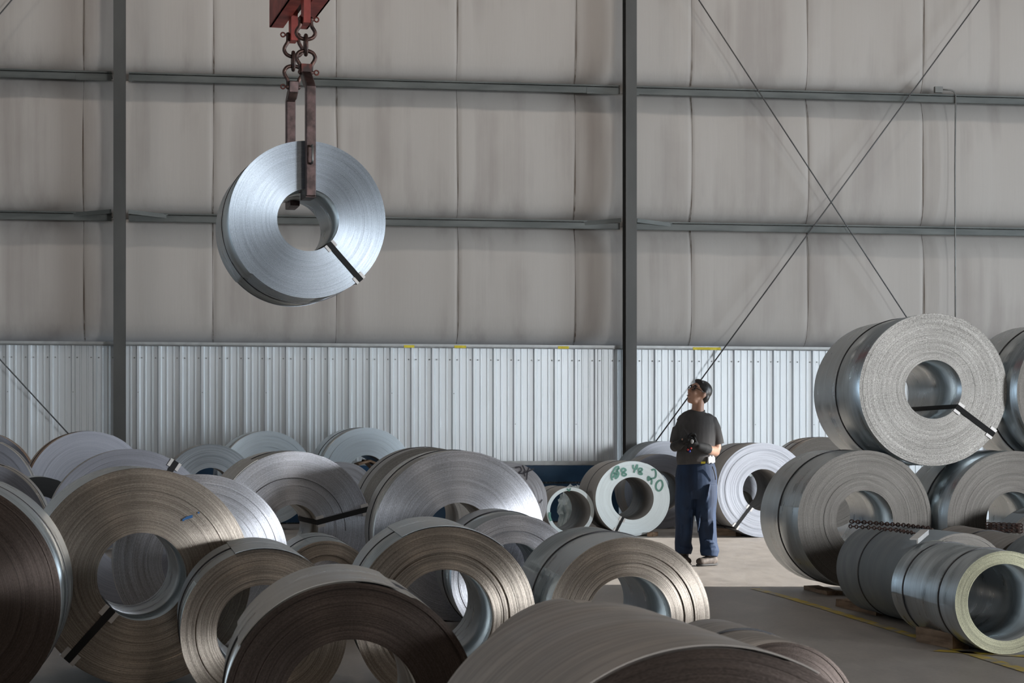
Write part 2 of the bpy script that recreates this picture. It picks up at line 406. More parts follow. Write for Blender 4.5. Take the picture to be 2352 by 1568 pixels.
# tapered bright flange columns (I sections)
for i, cu in enumerate((COLU[0]-SP, COLU[0], COLU[1], COLU[1]+SP)):
    if not UL < cu < UR: continue
    bm = bmesh.new(); hw = .082
    add_box(bm, (cu-hw, .44, 0), (cu+hw, .455, CEIL), MW)
    add_box(bm, (cu-hw, .21, 0), (cu+hw, .222, CEIL), MW)
    add_box(bm, (cu-.005, .222, 0), (cu+.005, .44, CEIL), MW)
    add_box(bm, (cu-.16, .12, 0), (cu+.16, .48, .03), MW)
    c = thing('steel_column', '', 'column', W3(cu, .33, 0)); c['label'] = ['', 'grey steel column left of the hanging coil, running up the back wall', 'grey steel column with rust streaks beside the standing man', 'grey steel column beyond the right edge of the back wall'][i] or 'grey steel column at the far left end of the back wall'
    o = obj('column_shaft', bm, M_column, c); o.matrix_parent_inverse = Matrix.Translation(-c.location)
# wind brace rods, about 0.2 m in front of the wall
def rod(x0, y0, x1, y1, label, off=.30, r=.010, ext=(0, 0)):
    a = W3(wu(x0, off), off, wz(x0, y0, off)); b2 = W3(wu(x1, off), off, wz(x1, y1, off)); d = b2-a
    bm = bmesh.new(); add_tube(bm, [a-d*ext[0], b2+d*ext[1]], r, 8)
    tag(obj('brace_rod', bm, M_rod, smooth=True), label, 'brace rod', 'diagonal wind brace rods on the back wall')
rod(1605, 0, 2080, 725, 'thin steel brace rod sloping down to the right above the stacked coils', .30, ext=(.22, .30))
rod(2250, 0, 1505, 1015, 'thin steel brace rod sloping down to the left behind the standing man', .26, ext=(.2, .0))
rod(0, 825, 150, 988, 'thin brace rod over the wainscot at the far left of the wall', .30, ext=(4, .35))
rod(0, 32, 27, 0, 'thin brace rod crossing the top left corner of the wall', .26, ext=(6, 8))
# conduit from a junction box on the upper girt
off = .22; uc = wu(2195, off); zt = wz(2195, 207, off)
c = thing('electrical_conduit', 'thin metal conduit running down the wall above the stacked coils', 'conduit', W3(uc, off, 0))
bm = bmesh.new(); u2 = wu(2160, off)
add_tube(bm, [W3(u2, off+.02, zt+.0), W3(uc-.08, off, zt), W3(uc-.03, off, zt-.02), W3(uc, off, zt-.08), W3(uc, off-.03, zt-1.2), W3(uc, off-.02, zt-2.2), W3(uc, off, .8)], .012, 8)
o = obj('conduit_pipe', bm, M_conduit, c, smooth=True); o.matrix_parent_inverse = Matrix.Translation(-c.location)
bm = bmesh.new(); add_box(bm, (u2-.10, off-.02, zt-.05), (u2+.02, off+.05, zt+.04), MW)
o = obj('junction_box', bm, M_conduit, c); o.matrix_parent_inverse = Matrix.Translation(-c.location)
# yellow stickers along the wainscot top
for x0, x1, lab in ((928, 952, 'short yellow sticker on the wainscot trim, nearest the hanging coil'), (1044, 1071, 'yellow sticker on the wainscot trim, second from the left'),
               (1282, 1307, 'yellow sticker on the wainscot trim left of the column by the man'), (1592, 1656, 'long yellow sticker on the wainscot trim above the man')):
    bm = bmesh.new(); a, b2 = wu(x0, .1), wu(x1, .1); z = GZ[0]
    add_box(bm, (a, .0855, z-.044), (b2, .090, z-.006), MW)
    tag(obj('wall_sticker', bm, M_yellow), lab, 'sticker', 'yellow stickers on the wainscot trim')
# blue guard beam in front of the wainscot foot
rail = thing('guard_beam', 'dark blue steel guard beam along the foot of the ribbed wall', 'guard rail', W3(0, .3, 0))
def rbox(name, lo, hi, m):
    bm = bmesh.new(); add_box(bm, lo, hi, MW); o = obj(name, bm, m, rail); o.matrix_parent_inverse = Matrix.Translation(-rail.location)
ra, rb = -12.5, COLU[1]-.14
rbox('upper_channel', (ra, .10, .60), (rb, .19, .84), M_blue); rbox('lower_channel', (ra, .09, .02), (rb, .22, .57), M_blue)
rbox('top_ledge', (ra, .06, .845), (rb, .19, .905), M_trim)
# yellow floor lines
def floor_line(pts, wd, i):
    bm = bmesh.new(); P = [Vector(((x-CX)/F*(F*CAMH/(y-HOR)), F*CAMH/(y-HOR), .003)) for x, y in pts]
    for a, b2 in zip(P, P[1:]):
        s = (b2-a).cross(Vector((0,0,1))).normalized()*wd/2
        bm.faces.new([bm.verts.new(p) for p in (a-s, b2-s, b2+s, a+s)])
    struct('trim_%d' % i, bm, M_paint)
floor_line([(1734, 1352), (1813, 1373), (2010, 1433), (2370, 1545)], .075, 30)
floor_line([(2150, 1494), (2380, 1509)], .10, 31)

# ---------------------------------------------------------------- steel coils
def arc_band(bm, r0, r1, z0, z1, a0, a1, n, close=False):
    """curved slab between radii r0..r1, from z0 to z1 along the axis"""
    rings = []
    for i in range(n+(0 if close else 1)):
        a = a0+(a1-a0)*i/n; c, s = math.cos(a), math.sin(a)
        rings.append([bm.verts.new((c*r, s*r, z)) for r, z in ((r0, z0), (r1, z0), (r1, z1), (r0, z1))])
    m = len(rings)
    for i in range(m if close else m-1):
        p, q = rings[i], rings[(i+1) % m]
        for k in range(4): bm.faces.new((p[k], q[k], q[(k+1) % 4], p[(k+1) % 4]))
    if not close: bm.faces.new(rings[0]); bm.faces.new(rings[-1][::-1])
def coil_body(R, r, L, fm, sm, seed, rough=1.0, step=.004, lap=1.2, nseg=176):
    rnd = random.Random(seed); bm = bmesh.new()
    prof = []          # (radius, z, material of the face that follows)
    def side(zc, sg, seedv):
        out = []; rr = r; off = 0.; rr2 = random.Random(seedv)
        while rr < R-.002:
            w_ = rr2.uniform(.003, .010)*(R/.55)
            if rr2.random() < .16: off = rr2.uniform(-1, 1)*.0042*rough
            else: off = max(-.007*rough, min(.007*rough, off+rr2.uniform(-1, 1)*.0012*rough))
            e = min(R, rr+w_)
            out.append((rr, zc+sg*off)); out.append((e, zc+sg*off)); rr = e
        return out
    fr = side(L/2, 1, seed); bk = side(-L/2, -1, seed+91)
    pts = [(p[0], p[1], 0) for p in fr]+[(p[0], p[1], 0) for p in bk[::-1]]
    nf = len(fr)
    rings = []
    for k in range(nseg):
        a = 2*PI*k/nseg; c, s = math.cos(a), math.sin(a)
        t = ((a-lap) % (2*PI))/(2*PI)
        ring = []
        for (q, z, _) in pts:
            rad = q
            if q > R-.0015: rad = q+step*(t-1)
            ring.append(bm.verts.new((c*rad, s*rad, z)))
        rings.append(ring)
    m = len(pts)
    for k in range(nseg):
        A, B = rings[k], rings[(k+1) % nseg]
        for i in range(m):
            j = (i+1) % m
            f = bm.faces.new((A[i], B[i], B[j], A[j]))
            if i == nf-1 or i == m-1: f.material_index = 1; f.smooth = True
    bmesh.ops.recalc_face_normals(bm, faces=bm.faces[:])
    me = bpy.data.meshes.new('coil_windings'); bm.to_mesh(me); bm.free()
    me.materials.append(FM[fm]); me.materials.append(SM[sm])
    return me
COILS = {}
def coil(key, label, cx, top, R, r, vp, L, fm='warm', sm='galv', s=None, base=0., bands=(.5,), eye=None, lap=1.2, tail=None,
         group='steel coils stored on the floor', pad=M_pad, name='steel_coil', rough=1., eyem=None, step=.004):
    if s is None: s = (2*R+top-HOR)/(CAMH-base)
    Y = F/s; X = (cx-CX)/s; H = CAMH-(top+R-HOR)/s; Rm, rm = R/s, r/s
    d = Vector(((vp-CX)/F, 1, 0)).normalized()
    rz = math.atan2(-d.x, d.y)
    ctr = Vector((X, Y, H))+d*L/2
    t = thing(name, label, 'steel coil', (ctr.x, ctr.y, H-Rm), rz, group)
    T = dict(parent=t, loc=(0, 0, Rm), rot=(PI/2, 0, 0))
    b = link('coil_windings', coil_body(Rm, rm, L, fm, sm, hash_(key), rough, step=step, lap=lap), [], **T)
    for i, f in enumerate(bands):
        bm = bmesh.new(); z = L/2-L*f
        arc_band(bm, Rm-.004, Rm+.0022, z-.008, z+.008, 0, 2*PI, 120, True)
        obj('steel_band', bm, M_band, **T)
    if eye is not None:
        A = math.radians(eye); c, sn = math.cos(A), math.sin(A)
        w2 = .017*max(.8, Rm/.5); Q = Matrix.Rotation(A, 4, 'Z')
        bm = bmesh.new()
        z1 = L/2+.009
        add_box(bm, (rm-.003, -w2, z1), (Rm+.004, w2, z1+.003), Q)
        add_box(bm, (Rm+.001, -w2, -L/2-.01), (Rm+.004, w2, z1+.003), Q)
        add_box(bm, (rm-.005, -w2, -L/2-.01), (rm-.002, w2, z1+.003), Q)
        add_box(bm, (rm-.003, -w2, -L/2-.013), (Rm+.004, w2, -L/2-.01), Q)
        es = obj('eye_strap', bm, eyem or M_black, **T)
        for rr, sg in ((rm, 1), (Rm, -1)):
            bm = bmesh.new()
            for q in (-1, 1):
                lo = rr-.004 if sg > 0 else rr-.05; hi = rr+.05 if sg > 0 else rr+.005
                y0, y1 = (w2+.001, w2+.022) if q > 0 else (-w2-.022, -w2-.001)
                add_box(bm, (lo, y0, L/2-.05), (hi, y1, L/2+.011), Q)
            obj('edge_protector', bm, pad, es)
    if tail is not None:     # loose end of the outer wrap lying over the coil
        a0, a1 = math.radians(tail[0]), math.radians(tail[1])
        bm = bmesh.new(); arc_band(bm, Rm+.0006, Rm+.0032, -L/2+.004, L/2+.004, a0, a1, 40)
        o = obj('outer_wrap', bm, SM[sm], **T)
    COILS[key] = (t, s, cx, top+R, Rm, rm, L, T)
    return t
def hash_(k): return sum((i+3)*ord(c)*7 for i, c in enumerate(k))
def strokes(key, lines, wd, m, name='marking', zo=.012):
    """hand drawn marks on the front face; line points are given in photo pixels"""
    t, s, cx, cy, Rm, rm, L, T = COILS[key]
    bm = bmesh.new()
    for i, ln in enumerate(lines):
        P = [Vector(((x-cx)/s, -(y-cy)/s, L/2+zo+.0002*i)) for x, y in ln]
        Q = []
        for j in range(len(P)):
            d = (P[min(j+1, len(P)-1)]-P[max(j-1, 0)]).normalized(); q = Vector((-d.y, d.x, 0))*wd/2
            Q.append((bm.verts.new(P[j]-q), bm.verts.new(P[j]+q)))
        for a, b in zip(Q, Q[1:]): bm.faces.new((a[0], a[1], b[1], b[0]))
    obj(name, bm, m, **T)
def smooth_line(pts, n=5):
    out = []
    for i in range(len(pts)-1):
        p0, p1, p2, p3 = pts[max(i-1, 0)], pts[i], pts[i+1], pts[min(i+2, len(pts)-1)]
        for k in range(n):
            t = k/n
            out.append(tuple(.5*((2*p1[a])+(-p0[a]+p2[a])*t+(2*p0[a]-5*p1[a]+4*p2[a]-p3[a])*t*t+(-p0[a]+3*p1[a]-3*p2[a]+p3[a])*t**3) for a in (0, 1)))
    out.append(pts[-1]); return out

G1, G2, G3 = 'steel coils crowded in the left foreground', 'steel coils along the back wall', 'steel coils stacked on the right'
# foreground
coil('big', 'largest grey-brown steel coil cut off by the bottom edge, nearest the camera', 1630, 1483, 520, 260, 390, .95, 'brown', 'brown', bands=(.45,), tail=(60, 150), group=G1)
coil('aclow', 'grey-brown coil lying between the bronze coil and the largest foreground coil', 1436, 1427, 283, 150, 500, .82, 'brown', 'brown', bands=(.4,), group=G1, tail=(95, 150))
coil('adlow', 'small brown coil peeking over the right shoulder of the largest foreground coil', 1790, 1471, 190, 90, 478, .85, 'brown', 'brown', bands=(.5,), group=G1)
coil('abmid', 'small brown coil peeking between the silvery brown and the grey strapped coils', 751, 1241, 113, 67, 427, 1.2, 'warm', 'galv', bands=(.5,), group=G1)
coil('dark', 'dark brown coil cut off by the bottom edge with ribbed light reflections on its top', 806, 1334, 294, 160, 532, .8, 'brown', 'warm', bands=(.45,), tail=(68, 150), lap=1.05, group=G1)
coil('bleft', 'silvery brown coil with bright outer rings, directly left of the dark brown foreground coil', 607, 1259, 192, 108, 345, .96, 'warm', 'galv', group=G1, rough=1.5, tail=(62, 110))
coil('cstrap', 'large bronze-sheened coil with a black diagonal strap and a small blue mark', 326, 1073, 251, 101, -41, .95, 'warm', 'galv', eye=-132, group=G1, bands=())
coil('dleft', 'large brown coil cut off by the left edge with a pale outer wrap', -154, 1094, 288, 120, 407, .95, 'brown', 'galv', group=G1, rough=1.5)
coil('estrap', 'grey coil with a dark groove ring and black strap right of its bore', 676, 1035, 178, 55, -80, .8, 'cool', 'warm', eye=14, group=G1, rough=.5, tail=(118, 175))
coil('fbig', 'big silver coil with a glaring highlight on its right side', 1055, 1033, 197, 76, 560, 1.0, 'cool', 'warm', group=G1, rough=.35)
coil('fbehind', 'grey-brown coil mostly hidden behind the big silver coil with the glaring highlight', 988, 1026, 165, 66, 500, .9, 'taupe', 'taupe', group=G1)
coil('gbrown', 'brown layered coil in the middle foreground with a grey outer wrap and open bore', 1022, 1208, 210, 110, 630, 1.1, 'warm', 'galv', group=G1, rough=1.6, tail=(50, 118), lap=.9)
coil('hbrown', 'bronze coil with a glinting right side lying in front of the standing man', 1446, 1232, 189, 98, 599, 1.17, 'warm', 'galv', group=G1, rough=1.5)
coil('ismall', 'small silver coil between the big silver coil and the bronze coil', 1182, 1180, 148, 81, 655, 1.2, 'cool', 'galv', group=G1, rough=1.4)
coil('jbehind', 'dull grey coil peeking out to the right behind the large bronze-sheened coil', 463, 1088, 200, 90, 0, .22, 'cool', 'warm', bands=(), group=G1)
coil('kback', 'wide grey coil with a strap clip at upper right', 300, 1030, 190, 76, 0, .35, 'blue', 'brown', bands=(), eye=57, group=G1)
coil('lrust', 'tall grey coil with rust coloured ribbed wrap, in the back left near the column', 205, 989, 140, 56, -260, .7, 'blue', 'rust', bands=(.5,), group=G2)
coil('mleft', 'light grey coil cut off by the left edge, behind the large brown coil', -60, 1004, 138, 55, 400, .5, 'blue', 'warm', group=G2)
coil('mrust', 'coil with a rusty outer wrap at the far left edge, behind the light grey one', -54, 989, 135, 55, 400, .4, 'blue', 'rust', group=G2)
coil('nleft', 'narrow brown-edged coil at the left edge between the brown coil and the grey ones', -60, 1059, 166, 70, 380, .6, 'blue', 'warm', group=G1)
coil('oring', 'black-faced coil with a pale outer wrap at the left, below the rust-wrapped coil', 90, 1094, 105, 60, -100, .9, 'black', 'galv', bands=(), group=G2)
coil('pdark', 'dark steel coil before the ribbed wall, left of the two bright coils', 484, 1019, 105, 50, 100, .7, 'dark', 'brown', s=182, base=0, bands=(), group=G2)
coil('qlight', 'bright silver coil before the ribbed wall, left one of the two', 614, 989, 108, 45, -200, .7, 'zincpale', 'galv', s=172, bands=(), group=G2)
coil('rlight', 'bright silver coil by the ribbed wall with brown scrap in its bore', 843, 981, 110, 46, -150, .9, 'zincpale', 'galv', s=166, group=G2)
coil('slight', 'small pale coil with a dark bore below the right bright coil', 786, 1060, 80, 44, 500, .5, 'pale', 'matt', s=180, bands=(), group=G2)
coil('tlight', 'small pale arc of a coil between the scrap-filled bore and the big silver coil', 905, 1058, 78, 40, 500, .4, 'pale', 'matt', s=174, bands=(), group=G2)
coil('umark', 'pale coil with black handwriting behind the right side of the big silver coil', 1166, 1060, 92, 36, 600, .8, 'pale', 'matt', group=G2, bands=())
coil('vtube', 'small thin-walled pale coil like a tube, left of the coil with green handwriting', 1310, 1118, 56, 47.5, 400, 1.2, 'white', 'taupe', bands=(.55,), group=G2, rough=.2)
coil('wgreen', 'white-faced coil with green handwriting left of the standing man', 1453, 1058, 86.5, 49, 765, 1.75, 'white', 'taupe', eye=-117, bands=(.5,), group=G2, rough=.3)
coil('xdark', 'dull grey coil half hidden between the green-marked coil and the man', 1519, 1042, 86, 46, 700, .85, 'blue', 'taupe', group=G2, bands=())
coil('ypale', 'pale coil against the back wall, showing above the dull grey coil by the man', 1530, 1012, 96, 40, 200, .7, 'pale', 'matt', s=161.5, group=G2, bands=())
coil('zright', 'pale grey coil with a strap and silver clips right of the standing man', 1753, 1016, 109, 48, 475, 1.2, 'pale', 'taupe', eye=-128, group=G2, bands=(.5,), rough=1.3)
coil('zbehind', 'pale coil glimpsed through the bore of the strapped coil right of the man', 1702, 1089, 65, 28, 700, .5, 'pale', 'taupe', s=173, bands=(), group=G2)
coil('aawrap', 'low dark-wrapped coil with a crossing strap behind the pale coil right of the man', 1896, 1003, 106, 40, 900, 1.1, 'taupe', 'brown', s=175, group=G2, bands=(.3, .7))
# right hand stack
S3 = 308.0
coil('ccleft', 'taupe coil with a blue-grey outer wrap, bottom left of the pyramid stack', 1986, 1033, 161, 68, 420, .97, 'taupe', 'galv', s=S3, group=G3, rough=.7)
coil('ddright', 'taupe coil at the right edge, bottom row of the pyramid stack', 2328, 1034, 161, 66, 420, .97, 'taupe', 'galv', s=S3, group=G3, rough=.7)
coil('bbtop', 'large grainy silver coil with a black strap, on top of the pyramid stack', 2144, 718, 176, 67.5, 620, 1.25, 'grain', 'galv', s=S3, eye=-36, group=G3, rough=.4)
coil('eetop', 'brown-grey coil cut off by the right edge, top row beside the grainy silver coil', 2500, 728, 172, 66, 620, 1.2, 'taupe', 'galv', s=S3, group=G3, rough=.6)
coil('ffout', 'taupe coil beyond the right edge carrying the top row', 2668, 1034, 161, 66, 420, .97, 'taupe', 'galv', s=S3, group=G3)
# lower right row
coil('ggtube', 'wide-bored coil with a yellowish rim and two dark bands, lower right foreground', 2309, 1263, 120, 88.5, 700, 1.17, 'olive', 'galv', group=G3, bands=(.24, .80), rough=.7)
coil('hhmatt', 'matt blue-grey coil with one band, left of the wide-bored coil under the chains', 2211, 1223, 115, 84, 468, 1.5, 'taupe', 'matt', s=382, bands=(.70,), group=G3)
coil('iidark', 'dark grey thin-walled coil behind the wide-bored coil, black inside', 2370, 1233, 100, 90, 1100, 1.9, 'taupe', 'brown', s=365, bands=(.55,), group=G3)
coil('jjedge', 'grey coil at the right edge just above the yellowish rim of the wide-bored coil', 2446, 1225, 114, 70, 1100, .45, 'taupe', 'matt', s=384, bands=(), group=G3)
coil('lledge', 'grey-green coil cut off by the right edge beside the bunched chain', 2414, 1165, 110, 60, 1100, .4, 'taupe', 'matt', s=321, bands=(), group=G3)
# the coil on the hook
SH = 304.9
hang = coil('hang', 'shiny zinc coil with a black strap hanging in mid air from the lifting hooks', 708, 322, 183, 71.5, -36, .86, 'zinc', 'galv', s=SH, eye=-48, bands=(.5,), rough=.2, lap=3.9, step=.012, group=None)
# marks written on coil faces
def zw(lst): return [smooth_line([(1240+x/6.031, 980+y/6.031) for x, y in l]) for l in lst]
strokes('wgreen', zw([[(1000, 740), (985, 680), (1010, 620), (1050, 560), (1090, 555), (1060, 620), (1030, 680), (1070, 690), (1090, 640), (1060, 600), (1100, 570)], [(1000, 700), (1060, 650), (1020, 640), (1080, 680), (1040, 720)], [(1190, 590), (1150, 575), (1125, 610), (1170, 640), (1195, 660), (1160, 680), (1135, 650), (1180, 610), (1195, 590)]]), .021, M_green, 'green_handwriting')
strokes('wgreen', zw([[(1290, 525), (1295, 575), (1340, 580), (1350, 520)], [(1345, 525), (1300, 635)], [(1420, 580), (1380, 575), (1365, 610), (1400, 630), (1415, 655), (1380, 655), (1370, 630), (1410, 605), (1420, 580)]]), .021, M_green, 'green_handwriting')
strokes('wgreen', zw([[(1545, 600), (1590, 590), (1610, 640), (1600, 700), (1540, 720), (1500, 740), (1505, 690), (1550, 740), (1545, 800)]]), .021, M_green, 'green_handwriting')
strokes('wgreen', zw([[(1660, 740), (1620, 780), (1610, 840), (1640, 885), (1680, 870), (1705, 810), (1690, 750), (1660, 740)]]), .021, M_green, 'green_handwriting')
strokes('vtube', zw([[(370,855),(400,885)], [(425,850),(400,890)]]), .018, M_green, 'green_mark')
strokes('vtube', zw([[(130,1180),(128,1240),(150,1300)]]), .03, M_green, 'green_smear')
def z3(lst): return [smooth_line([(900+x/2.5375, 950+y/2.5375) for x, y in l]) for l in lst]
for ln_ in ([(718,315),(745,310),(755,330),(740,345),(770,350),(775,365)], [(760,300),(775,330),(770,345),(830,320)], [(800,310),(790,340),(785,385)], [(862,520),(878,500)]): strokes('umark', z3([ln_]), .016, M_mark, 'black_handwriting')
def z1(lst): return [[(x/2.537, 950+y/2.537) for x, y in l] for l in lst]
strokes('cstrap', z1([[(1060,625),(1085,605),(1120,595)], [(1062,618),(1118,602)], [(1150,575),(1158,582)]]), .008, M_bluemark, 'blue_mark')
strokes('estrap', [smooth_line([(672+123*math.cos(a/10), 1220-123*math.sin(a/10)) for a in range(0, 27, 2)], 3)], .004, M_dark, 'groove_ring', zo=.0095)

# ---------------------------------------------------------------- lifting beam, shackles and hooks
t, s, hcx, hcy, Rm, rm, L, T = COILS['hang']
ax = Vector(((-36-CX)/F, 1, 0)).normalized(); rt = Vector((ax.y, -ax.x, 0))       # coil axis, and to its right
ZN, ZF = F/SH-.085, F/SH+L*ax.y+.085
near = px(712, 300, ZN); far = px(668, 300, ZF)
HB = CAMH+(HOR-65)/F*16.15                                                        # underside of the beam
def onaxis(Y, y):       # a point over the coil's axis at distance Y, at photo height y
    f = (Y-near.y)/(far.y-near.y); p = near.lerp(far, f); p.z = CAMH-(y-HOR)/F*Y; return p
beam = thing('lifting_beam', 'red painted steel lifting beam hanging from above the frame', 'lifting beam', onaxis(15.4, 20))
def free(name, bm, m, parent, **k):
    o = obj(name, bm, m, parent, **k); o.matrix_parent_inverse = Matrix.Translation(-parent.location); return o
e = onaxis(16.15, 65); e.z = HB
MB = Matrix(((rt.x, -ax.x, 0, e.x), (rt.y, -ax.y, 0, e.y), (0, 0, 1, HB), (0, 0, 0, 1)))   # (right, towards camera, up)
for nm, x0, x1 in (('left_channel', -.14, -.028), ('right_channel', .042, .17)):
    bm = bmesh.new(); add_box(bm, (x0, -.0, 0), (x1, 4.2, .016), MB)
    xw = x0 if x0 < 0 else x1
    add_box(bm, (x0, 0, 0) if x0 < 0 else (x1-.014, 0, 0), (x0+.014, 4.2, .42) if x0 < 0 else (x1, 4.2, .42), MB)
    add_box(bm, (x0, -.0, .40), (x1, 4.2, .416), MB)
    free(nm, bm, M_red, beam)
bm = bmesh.new(); add_box(bm, (-.028, .3, .05), (.042, 3.2, .40), MB); free('centre_plate', bm, M_chain, beam)
def lug(Y, ybot, nm):
    p = onaxis(Y, ybot); bm = bmesh.new()
    q = MB.inverted() @ p
    add_box(bm, (q.x-.026, q.y-.07, q.z), (q.x+.026, q.y+.07, .3), MB)
    free('lug_plate', bm, M_red, beam)
YN, YF = 15.12, 15.78
lug(YN, 56, 'n'); lug(YF, 96, 'f')
# suspension ring points: (Y, photo heights)
def shackle(Y, ypin, ybow, label, side):
    """bow shackle in the plane across the coil axis; ypin, ybow are photo heights of its pin and of the bow end"""
    a = onaxis(Y, ypin); b = onaxis(Y, ybow); h = a.z-b.z; sg = 1 if h > 0 else -1; h = abs(h)
    t = thing('bow_shackle', label, 'shackle', tuple(b), 0, 'bow shackles of the lifting gear')
    r = .015
    pts = []
    W = .067
    for u, v in ((-.62, 0), (-.62, -.2), (-.70, -.38), (-1, -.6), (-1.05, -.78), (-.8, -.95), (-.4, -1.03), (0, -1.05), (.4, -1.03), (.8, -.95), (1.05, -.78), (1, -.6), (.70, -.38), (.62, -.2), (.62, 0)):
        pts.append((u*W, v*h))
    sp = smooth_line(pts, 4); bm = bmesh.new()
    add_tube(bm, [a+rt*u+Vector((0, 0, v*sg)) for u, v in sp], r, 10, up=ax)
    for q in (-1, 1): add_ball(bm, a+rt*(q*.62*W), (.019, .019, .022), 10)
    free('bow', bm, M_chain, t, smooth=True)
    bm = bmesh.new(); add_tube(bm, [a-rt*.06, a+rt*.06], .010, 10)
    c = a+rt*(side*.082); ring = [c+rt*math.cos(k*PI/6)*.017+Vector((0,0,1))*math.sin(k*PI/6)*.017 for k in range(12)]
    add_tube(bm, ring, .006, 8, closed=True, up=ax)
    free('shackle_pin', bm, M_redworn, t, smooth=True)
def link_(Y, y0, y1, label):
    a = onaxis(Y, y0); b = onaxis(Y, y1); c = (a+b)/2; h = (a.z-b.z)/2
    bm = bmesh.new(); P = [c+ax*math.cos(k*PI/10)*.035+Vector((0,0,1))*math.sin(k*PI/10)*h for k in range(20)]
    add_tube(bm, P, .0145, 10, closed=True, up=rt)
    o = obj('chain_link', bm, M_chain, smooth=True); tag(o, label, 'chain link', 'links of the lifting gear')
shackle(YN, 44, 88, 'upper shackle of the near lifting chain, its pin eye to the right', 1)
link_(YN, 81, 126, 'dark chain link between the two near shackles')
shackle(YN, 166, 119, 'lower shackle holding the near lifting hook, its pin eye to the right', 1)
shackle(YF, 81, 128, 'upper shackle of the far lifting chain, its pin eye to the left', -1)
link_(YF, 120, 161, 'dark chain link between the two far shackles')
shackle(YF, 200, 154, 'lower shackle holding the far lifting hook, its pin eye to the left', -1)
def hook(Yt, Ya, ytop, yknee, yfoot, into, label):
    t = thing('lifting_hook', label, 'lifting hook', tuple(onaxis(Ya, yfoot)), 0, 'lifting hooks holding the coil')
    P = [onaxis(Yt, ytop), onaxis(Yt, ytop+(yknee-ytop)*.45), onaxis(Ya, yknee), onaxis(Ya, (yknee+yfoot)/2), onaxis(Ya, yfoot)]
    bm = bmesh.new(); bar(bm, P[:2]+[P[1].lerp(P[2], .5)]+P[2:], .074, .075, ax)
    bmesh.ops.bevel(bm, geom=bm.edges[:], offset=.007, segments=1, affect='EDGES')
    free('shank', bm, M_arm, t)
    bm = bmesh.new(); f = P[-1]; s_ = ax*into
    up = Vector((0,0,1))
    bar(bm, [f+s_*-.02+up*.03, f+s_*.10+up*.03, f+s_*.24+up*.035], .075, .07, up)
    add_box(bm, (-.05, -.02, 0), (.05, .02, .02), Matrix.Translation(f+s_*.25+up*.06) @ Matrix(((rt.x, ax.x, 0, 0), (rt.y, ax.y, 0, 0), (0, 0, 1, 0), (0, 0, 0, 1))))
    free('toe', bm, M_arm, t)
    if into > 0:
        bm = bmesh.new(); q = P[0]; bar(bm, [q+up*.002, P[0].lerp(P[1], .9)], .077, .079, ax); free('painted_head', bm, M_redworn, t)
    return t
hk = hook(YN, ZN-.02, 149, 200, 452, 1, 'near brown lifting hook in front of the hanging coil, toe in its bore')
hook(YF, ZF+.02, 187, 232, 480, -1, 'far brown lifting hook going down behind the hanging coil')
bm = bmesh.new(); A = onaxis(ZN-.075, 335); B = onaxis(ZN-.075, 375); o_ = -ax*.05
add_tube(bm, [A+ax*.03, A+o_*.7, A+o_+Vector((0,0,-.02)), B+o_+Vector((0,0,.02)), B+o_*.7, B+ax*.03], .008, 8)
free('grab_handle', bm, M_conduit, hk, smooth=True)

# ---------------------------------------------------------------- timbers, chains, tag and plastic
def timber(x0, y0, x1, y1, hgt, dep, label, Yc=None):
    a = Vector(((x0-CX)/F*(F*CAMH/(y0-HOR)), F*CAMH/(y0-HOR), 0)); b = Vector(((x1-CX)/F*(F*CAMH/(y1-HOR)), F*CAMH/(y1-HOR), 0))
    d = (b-a).normalized(); s_ = Vector((d.y, -d.x, 0)); L_ = (b-a).length
    if s_.x < 0: s_ = -s_
    bm = bmesh.new(); n_ = 9; rg = []; rnd = random.Random(x0)
    for i in range(n_):
        u = L_*i/(n_-1); j = [rnd.uniform(-.004, .004) for _ in range(4)]
        rg.append([bm.verts.new(p) for p in ((u, 0, .001), (u, dep, .001), (u, dep, hgt+j[0]), (u, 0+j[1], hgt+j[2]))])
    for p, q in zip(rg, rg[1:]):
        for k in range(4): bm.faces.new((p[k], q[k], q[(k+1) % 4], p[(k+1) % 4]))
    bm.faces.new(rg[0][::-1]); bm.faces.new(rg[-1])
    o = obj('timber_block', bm, M_wood); o.matrix_world = Matrix(((d.x, s_.x, 0, a.x), (d.y, s_.y, 0, a.y), (0, 0, 1, 0), (0, 0, 0, 1)))
    tag(o, label, 'timber block', 'timber blocks wedged under the coils')
timber(2104, 1473, 2188, 1491, .085, .10, 'short thick wooden block beside the yellow-rimmed wide-bored coil')
timber(1919, 1392, 2012, 1414, .055, .09, 'weathered plank wedged beside the matt blue-grey coil')
timber(1846, 1353, 1900, 1367, .03, .12, 'thin board under the bottom left coil of the pyramid stack')
timber(1646, 1229, 1690, 1231, .09, .1, 'wooden block on the floor under the pale coil right of the man')
timber(1486, 1232, 1497, 1230, .05, .08, 'tiny wooden wedge at the foot of the green-marked coil')
